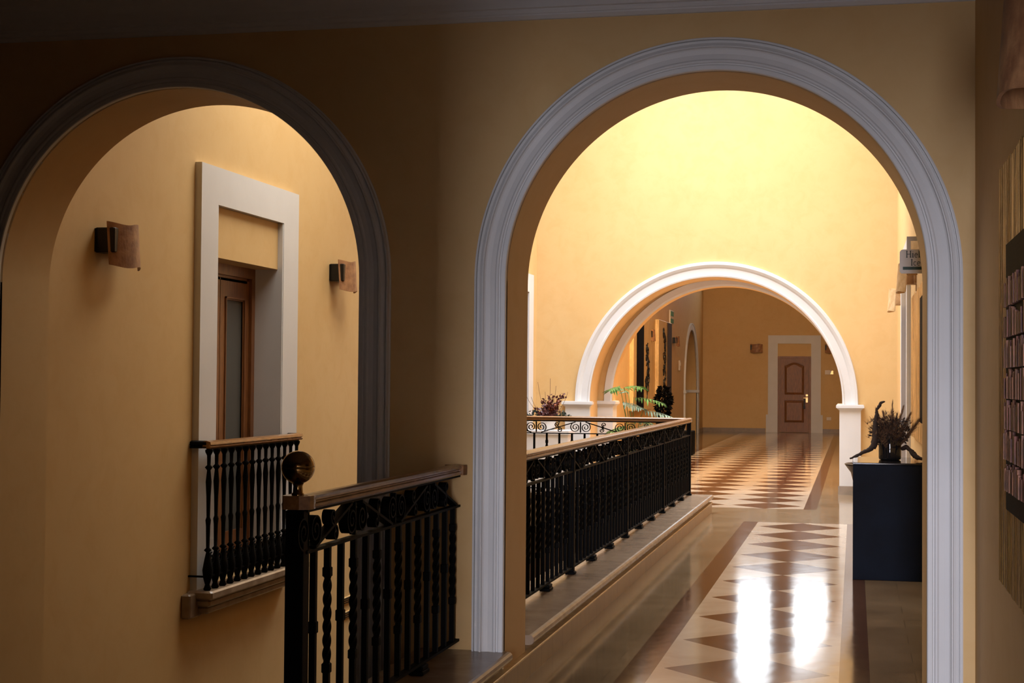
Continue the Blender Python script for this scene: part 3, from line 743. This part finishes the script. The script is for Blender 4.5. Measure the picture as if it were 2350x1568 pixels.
MB().extrude([(.04, -.06), (.13, -.06), (.13, .05), (.08, .052)], 'y', -.024, -.0005).build('brass_corner', M['brass'], pq)
so = MB().box(-.07, .07, -.012, 0, -.05, .05, b=.004).box(-.045, .045, -.016, -.01, -.03, .03, b=.003).build('wall_socket', M['plastic']); so.location = (-.77, WC, .44); tag(so, 'ivory socket low on the orange wall right of the far door', 'socket')
vt = thing('wall_vent', 'small slotted vent low on the yellow wall, seen between the near railing bars', 'vent', (XL, 13.3, -.53))
for zz in (.065, -.065):
    MB().box(0, .012, -.12, .14, zz-.032, zz+.032, b=.003).build('vent_plate', M['palegold'], vt)
    b = MB()
    for k in range(3): b.box(.010, .018, -.10, .12, zz-.021+k*.018, zz-.013+k*.018)
    b.build('slots', M['dark'], vt)

# ------------------------------------------------------------------ black cabinet with vase and driftwood
cb = thing('black_cabinet', 'blue-black box cabinet against the right wall of the gallery', 'cabinet', (.274, 12.25, 0))
MB().box(-.285, .28, 0, 1.0, .0, .885, b=.004).build('body', M['blue'], cb)
MB().box(-.288, .284, -.004, 1.004, .885, .900, b=.003).build('top', M['blacktop'], cb)
vs_ = thing('vase', 'black glass cylinder vase standing on the black cabinet', 'vase', (.277, 12.78, .900))
MB().lathe([(.07, 0), (.084, .004), (.088, .02), (.088, .20), (.086, .205), (.082, .205), (.080, .02), (.001, .015)], n=40, caps=False).build('vessel', M['vase'], vs_)
da = thing('dried_arrangement', 'bushy arrangement of brown dried grasses and plumes in the black glass vase', 'dried flowers', (.277, 12.78, .92))
rn = random.Random(11)
def bez(p0, p1, p2, n=8): return [tuple(p0[i]*(1-t)**2+2*p1[i]*t*(1-t)+p2[i]*t*t for i in range(3)) for t in [k/n for k in range(n+1)]]
stems = []
for k in range(120):
    a = rn.uniform(0, 2*PI); lean = rn.uniform(.03, .21)*(1.15 if math.cos(a) < 0 else .9); hgt = rn.uniform(.27, .43)-lean*.55
    stems.append((a, lean, hgt))
b = MB(); fz = MB()
for a, lean, hgt in stems:
    ex_, ey = lean*math.cos(a), lean*math.sin(a)
    P = bez((.02*math.cos(a), .02*math.sin(a), 0), (ex_*.35, ey*.35, hgt*.6), (ex_, ey, hgt)); b.tube(P, [.0022*(1-.8*q/8) for q in range(9)], 4)
    for k in range(75):
        t_ = rn.uniform(.35, 1); i = int(t_*8); p = Vector(P[min(i, 8)]); d = Vector((rn.uniform(-1, 1), rn.uniform(-1, 1), rn.uniform(.0, 1.3))).normalized()*rn.uniform(.02, .05)
        q = p+d; s_2 = Vector((rn.uniform(-1, 1), rn.uniform(-1, 1), 0))*.0026
        fz.add([p-s_2, p+s_2, q], [(0, 1, 2)])
lm = MB()
for k in range(420):
    a = rn.uniform(0, 2*PI); z = rn.uniform(.10, .30); rr = (.05+.10*math.sin(PI*(z-.06)/.3))*rn.random()**.5
    p = Vector((rr*math.cos(a), rr*math.sin(a), z)); d = Vector((math.cos(a), math.sin(a), rn.gauss(.5, .7))).normalized()
    s_2 = d.cross(Vector((rn.uniform(-1, 1), rn.uniform(-1, 1), rn.uniform(-1, 1)))).normalized()*.008; L_ = rn.uniform(.025, .05)
    lm.add([p, p+d*L_*.5+s_2, p+d*L_, p+d*L_*.5-s_2], [(0, 1, 2), (0, 2, 3)])
lm.build('dried_leaves', M['bark'], da)
b.build('stems', M['dry'], da); o = fz.build('grass_tufts', M['dry'], da)
for k in range(9):   # dark seed heads
    a = rn.uniform(0, 2*PI); rr = rn.uniform(.05, .15); z = rn.uniform(.12, .30)
    inst('seed_head', lambda: MB().lathe([(.002, -.014), (.012, -.008), (.015, 0), (.012, .009), (.003, .015)], n=8), 'seed_head', M['bark'], da, (rr*math.cos(a), rr*math.sin(a), z))
for p in ((-.135, -.02, .12), (-.128, .02, .17)): inst('seed_head', None, 'seed_head', M['bark'], da, p)
def plume(p0, p1, w_, seed, n=700):
    rn = random.Random(seed); b = MB(); p0 = Vector(p0); p1 = Vector(p1); ax = (p1-p0)
    b.tube([tuple(p0), tuple((p0+p1)/2), tuple(p1)], .0025, 5)
    for k in range(n):
        t_ = rn.uniform(.25, 1); p = p0+ax*t_; rw = w_*math.sin(PI*min(1, (1.08-t_)*1.15))
        d = ax.normalized()*.05+Vector((rn.gauss(0, 1), rn.gauss(0, 1), rn.gauss(0, 1)))*rw*.45
        s_2 = Vector((rn.uniform(-1, 1), rn.uniform(-1, 1), rn.uniform(-1, 1)))*.0022; b.add([p-s_2, p+s_2, p+d], [(0, 1, 2)])
    return b
plume((.03, 0, .02), (.215, -.05, .29), .045, 1).build('plume', M['plume'], da)
plume((.0, 0, .02), (.10, .05, .38), .028, 2).build('plume', M['plume'], da)
plume((.0, 0, .02), (.02, .0, .425), .02, 3, 260).build('plume', M['plume'], da)
plume((.0, 0, .02), (-.10, .03, .36), .028, 4).build('plume', M['plume'], da)
plume((.0, 0, .02), (-.05, -.03, .34), .03, 5).build('plume', M['plume'], da)
plume((.0, 0, .02), (.15, .02, .33), .03, 6).build('plume', M['plume'], da)
plume((.0, 0, .02), (.05, -.03, .31), .03, 7).build('plume', M['dry'], da)
def knob(pts, rs, seed, mat=M['bark']):
    rn = random.Random(seed); P = []; R = []
    for i in range(len(pts)-1):
        for k in range(4):
            t_ = k/4; P.append(tuple(pts[i][j]*(1-t_)+pts[i+1][j]*t_+rn.uniform(-.002, .002) for j in range(3))); R.append((rs[i]*(1-t_)+rs[i+1]*t_)*rn.uniform(.85, 1.15))
    P.append(pts[-1]); R.append(rs[-1]*.6); return MB().tube(P, R, 8)
dw = knob([(-.035, 12.62, .912), (.02, 12.64, .935), (.07, 12.66, .962), (.12, 12.68, .985), (.155, 12.69, 1.02), (.165, 12.70, 1.12), (.163, 12.71, 1.20), (.175, 12.71, 1.26), (.170, 12.71, 1.30), (.195, 12.71, 1.33), (.205, 12.71, 1.356), (.238, 12.71, 1.366)],
          [.006, .012, .013, .020, .030, .024, .022, .016, .010, .013, .011, .006], 5).build('driftwood_branch', M['bark'])
tag(dw, 'dark knotted branch leaning out left and up from behind the glass vase', 'driftwood')
dw = knob([(.365, 12.70, .99), (.40, 12.68, 1.01), (.43, 12.66, .985), (.455, 12.64, .955), (.475, 12.62, .935), (.53, 12.60, .912)], [.014, .020, .015, .024, .020, .008], 6).build('driftwood_branch', M['bark'])
tag(dw, 'shorter dark branch arching down right of the glass vase to the wall', 'driftwood')
up_ = MB().lathe([(.10, 0), (.12, .02), (.10, .05), (.09, .12), (.13, .22), (.17, .34), (.205, .5), (.225, .62), (.255, .74), (.30, .80), (.31, .815), (.30, .82), (.28, .80), (.2, .6), (.001, .5)], n=40, caps=False).build('floor_urn', M['bronze']); up_.location = (.225, 13.75, 0)
tag(up_, 'dark flared urn whose rim shows left of the black cabinet', 'urn')

# ------------------------------------------------------------------ plants by the far end of the void
def pinnate(b, base, tip, droop, lobes, length, width, seed, mi=0):
    """one big lobed leaf: midrib from base to tip, finger lobes either side"""
    rn = random.Random(seed); base = Vector(base); tip = Vector(tip); ax = tip-base
    side = ax.cross(Vector((0, 0, 1))).normalized(); nrm = side.cross(ax).normalized()
    mid = [base+ax*t_+Vector((0, 0, droop*math.sin(PI*t_)*.6-droop*t_*t_*.4)) for t_ in [i/10 for i in range(11)]]
    for i in range(10):
        a, c2 = mid[i], mid[i+1]; w_ = .012
        b.add([a-side*w_, a+side*w_, c2+side*w_*.8, c2-side*w_*.8], [(0, 1, 2, 3)], False, mi)
    for k in range(lobes):
        t_ = .06+.9*k/lobes; p = mid[int(t_*10)]*(1-(t_*10) % 1)+mid[min(10, int(t_*10)+1)]*((t_*10) % 1)
        L = length*math.sin(PI*(.18+.72*t_))*rn.uniform(.85, 1.1)
        for s_2 in (-1, 1):
            d = (side*s_2*1.0+ax.normalized()*.55+nrm*rn.uniform(-.15, .25)-Vector((0, 0, .25))).normalized(); q = d.cross(nrm).normalized()
            w_ = width*rn.uniform(.8, 1.1)
            v = [p, p+d*L*.35+q*w_, p+d*L*.8+q*w_*.6-Vector((0, 0, L*.06)), p+d*L-Vector((0, 0, L*.16)), p+d*L*.8-q*w_*.6-Vector((0, 0, L*.06)), p+d*L*.35-q*w_]
            m1 = p+d*L*.45-nrm*.008
            v.append(m1); b.add(v, [(0, 1, 6), (1, 2, 6), (2, 3, 6), (3, 4, 6), (4, 5, 6), (5, 0, 6)], False, mi)
pl = thing('potted_philodendron', 'leafy green plant with finger-lobed leaves behind the end of the scroll railing', 'plant', (-2.72, 19.3, 0))
MB().lathe([(.12, 0), (.17, .02), (.2, .2), (.23, .38), (.25, .40), (.25, .44), (.22, .44), (.20, .39), (.001, .38)], n=32, caps=False).build('pot', M['terracotta'], pl)
leafs = [((-.16, 0, 1.46), (-.28, -.12, 1.40), 0, .13, 'leaf'), ((-.10, .0, 1.44), (.16, -.10, 1.44), .05, .15, 'leaf'), ((.02, .02, 1.32), (.44, -.12, 1.24), .04, .14, 'leaf'),
         ((-.12, .0, 1.26), (.16, -.12, 1.18), .03, .14, 'leafpale'), ((.14, .0, 1.16), (.56, -.12, 1.07), .03, .16, 'leafpale'), ((-.1, .05, .96), (-.26, -.1, .88), .02, .13, 'leaf'),
         ((.08, .0, .95), (.34, -.1, .98), .03, .12, 'leafpale'), ((-.06, .1, 1.38), (-.24, .2, 1.44), .02, .12, 'leaf'), ((.02, .1, 1.02), (.20, .25, 1.0), .02, .12, 'leaf')]
for i, (p, q, dr, L, mt) in enumerate(leafs):
    b = MB(); pinnate(b, p, q, dr, 10, L*1.3, .0125, 40+i); b.build('leaf', M[mt], pl)
    MB().tube(bez((.02*math.cos(i), .02*math.sin(i), .40), (p[0]*.3, p[1], (p[2]+.4)/2+.1), p), .004, 5).build('stalk', M['leaf'], pl)
# white stand with the white pot of dark red foliage
st = thing('white_stand', 'white boxy stand by the left end of the arch wall, under the white flower pot', 'stand', (-4.02, 20.5, 0))
MB().box(-.36, .30, -.2, .2, .0, .80).build('body', M['pot'], st); MB().box(-.38, .32, -.22, .22, .80, .86, b=.006).build('top', M['white'], st)
fp = MB().lathe([(.07, 0), (.085, .01), (.10, .08), (.108, .145), (.112, .15), (.104, .15), (.09, .10), (.001, .09)], n=32, caps=False).build('flower_pot', M['pot']); fp.location = (-4.02, 20.5, .86); tag(fp, 'white flower pot on the white stand, seen through the iron scrolls', 'pot')
fo = thing('foliage_arrangement', 'dark red and rust leaves with thin twigs in the white flower pot', 'foliage', (-4.02, 20.5, .95))
rn = random.Random(5)
def leaflet(b, p, d, L, W_, rn, mi):
    d = d.normalized(); s_2 = d.cross(Vector((rn.uniform(-1, 1), rn.uniform(-1, 1), rn.uniform(-1, 1)))).normalized()*W_
    b.add([p, p+d*L*.45+s_2, p+d*L, p+d*L*.45-s_2], [(0, 1, 2), (0, 2, 3)], False, mi)
mats = ['darkleaf', 'darkleaf', 'redleaf', 'redleaf', 'rustleaf']
ends = [(-.27, 0, .10), (-.2, .02, .15), (-.12, -.03, .18), (-.08, .02, .30), (.0, 0, .26), (.03, 0, .34), (.08, .02, .24), (.19, .0, .36), (.14, 0, .28), (.2, -.02, .13), (.25, .02, .09), (.10, -.05, .15), (-.03, -.06, .17), (.02, .06, .2)]
for i, e in enumerate(ends):
    b = MB(); P = bez((0, 0, 0), (e[0]*.3, e[1]*.3, e[2]*.6), e); b.tube(P, .003, 4)
    for k in range(52):
        p = Vector(P[rn.randint(3, 8)])+Vector((rn.gauss(0, .02), rn.gauss(0, .02), rn.gauss(0, .015)))
        leaflet(b, p, Vector((rn.gauss(0, 1)+e[0]*3, rn.gauss(0, 1), rn.gauss(.2, 1))), rn.uniform(.035, .062), rn.uniform(.012, .020), rn, 0)
    mt = 'darkleaf' if abs(e[0]) > .18 and e[2] < .2 else ('rustleaf' if i in (10, 8, 4) else 'redleaf')
    b.build('leaf_spray', M[mt], fo)
b = MB()
for e in [(-.33, 0, .42), (-.15, 0, .55), (-.05, .0, .42), (.02, 0, .60), (.10, 0, .50), (-.24, 0, .35), (.26, 0, .42)]:
    b.tube(bez((0, 0, 0), (e[0]*.8, .02, e[2]*.5), e, 10), .0025, 4)
b.build('twigs', M['dry'], fo)
# dark box with dark plant, far hall left
bx = MB().box(-.42, .42, -.35, .35, 0, .50, b=.01).build('black_plinth', M['black']); bx.location = (-3.72, 32.65, 0); tag(bx, 'low black plinth on the far hall floor, past the railing end', 'plinth')
dk = thing('dark_plant', 'nearly black bushy plant on the low black plinth in the far hall', 'plant', (-3.93, 32.6, .50))
MB().lathe([(.12, 0), (.15, .02), (.17, .25), (.18, .28), (.15, .28), (.001, .26)], n=24, caps=False).build('pot', M['dark'], dk)
b = MB(); rn = random.Random(9)
for k in range(900):
    t_ = rn.random(); z = .30+.62*t_; r_ = .16*math.sin(PI*(.15+.75*t_)); a = rn.uniform(0, 2*PI); p = Vector((r_*math.cos(a)*rn.random()**.4, r_*math.sin(a)*rn.random()**.4, z))
    leaflet(b, p, Vector((math.cos(a), math.sin(a), rn.gauss(0, .7))), rn.uniform(.06, .11), .022, rn, 0)
b.build('foliage', M['black'], dk)
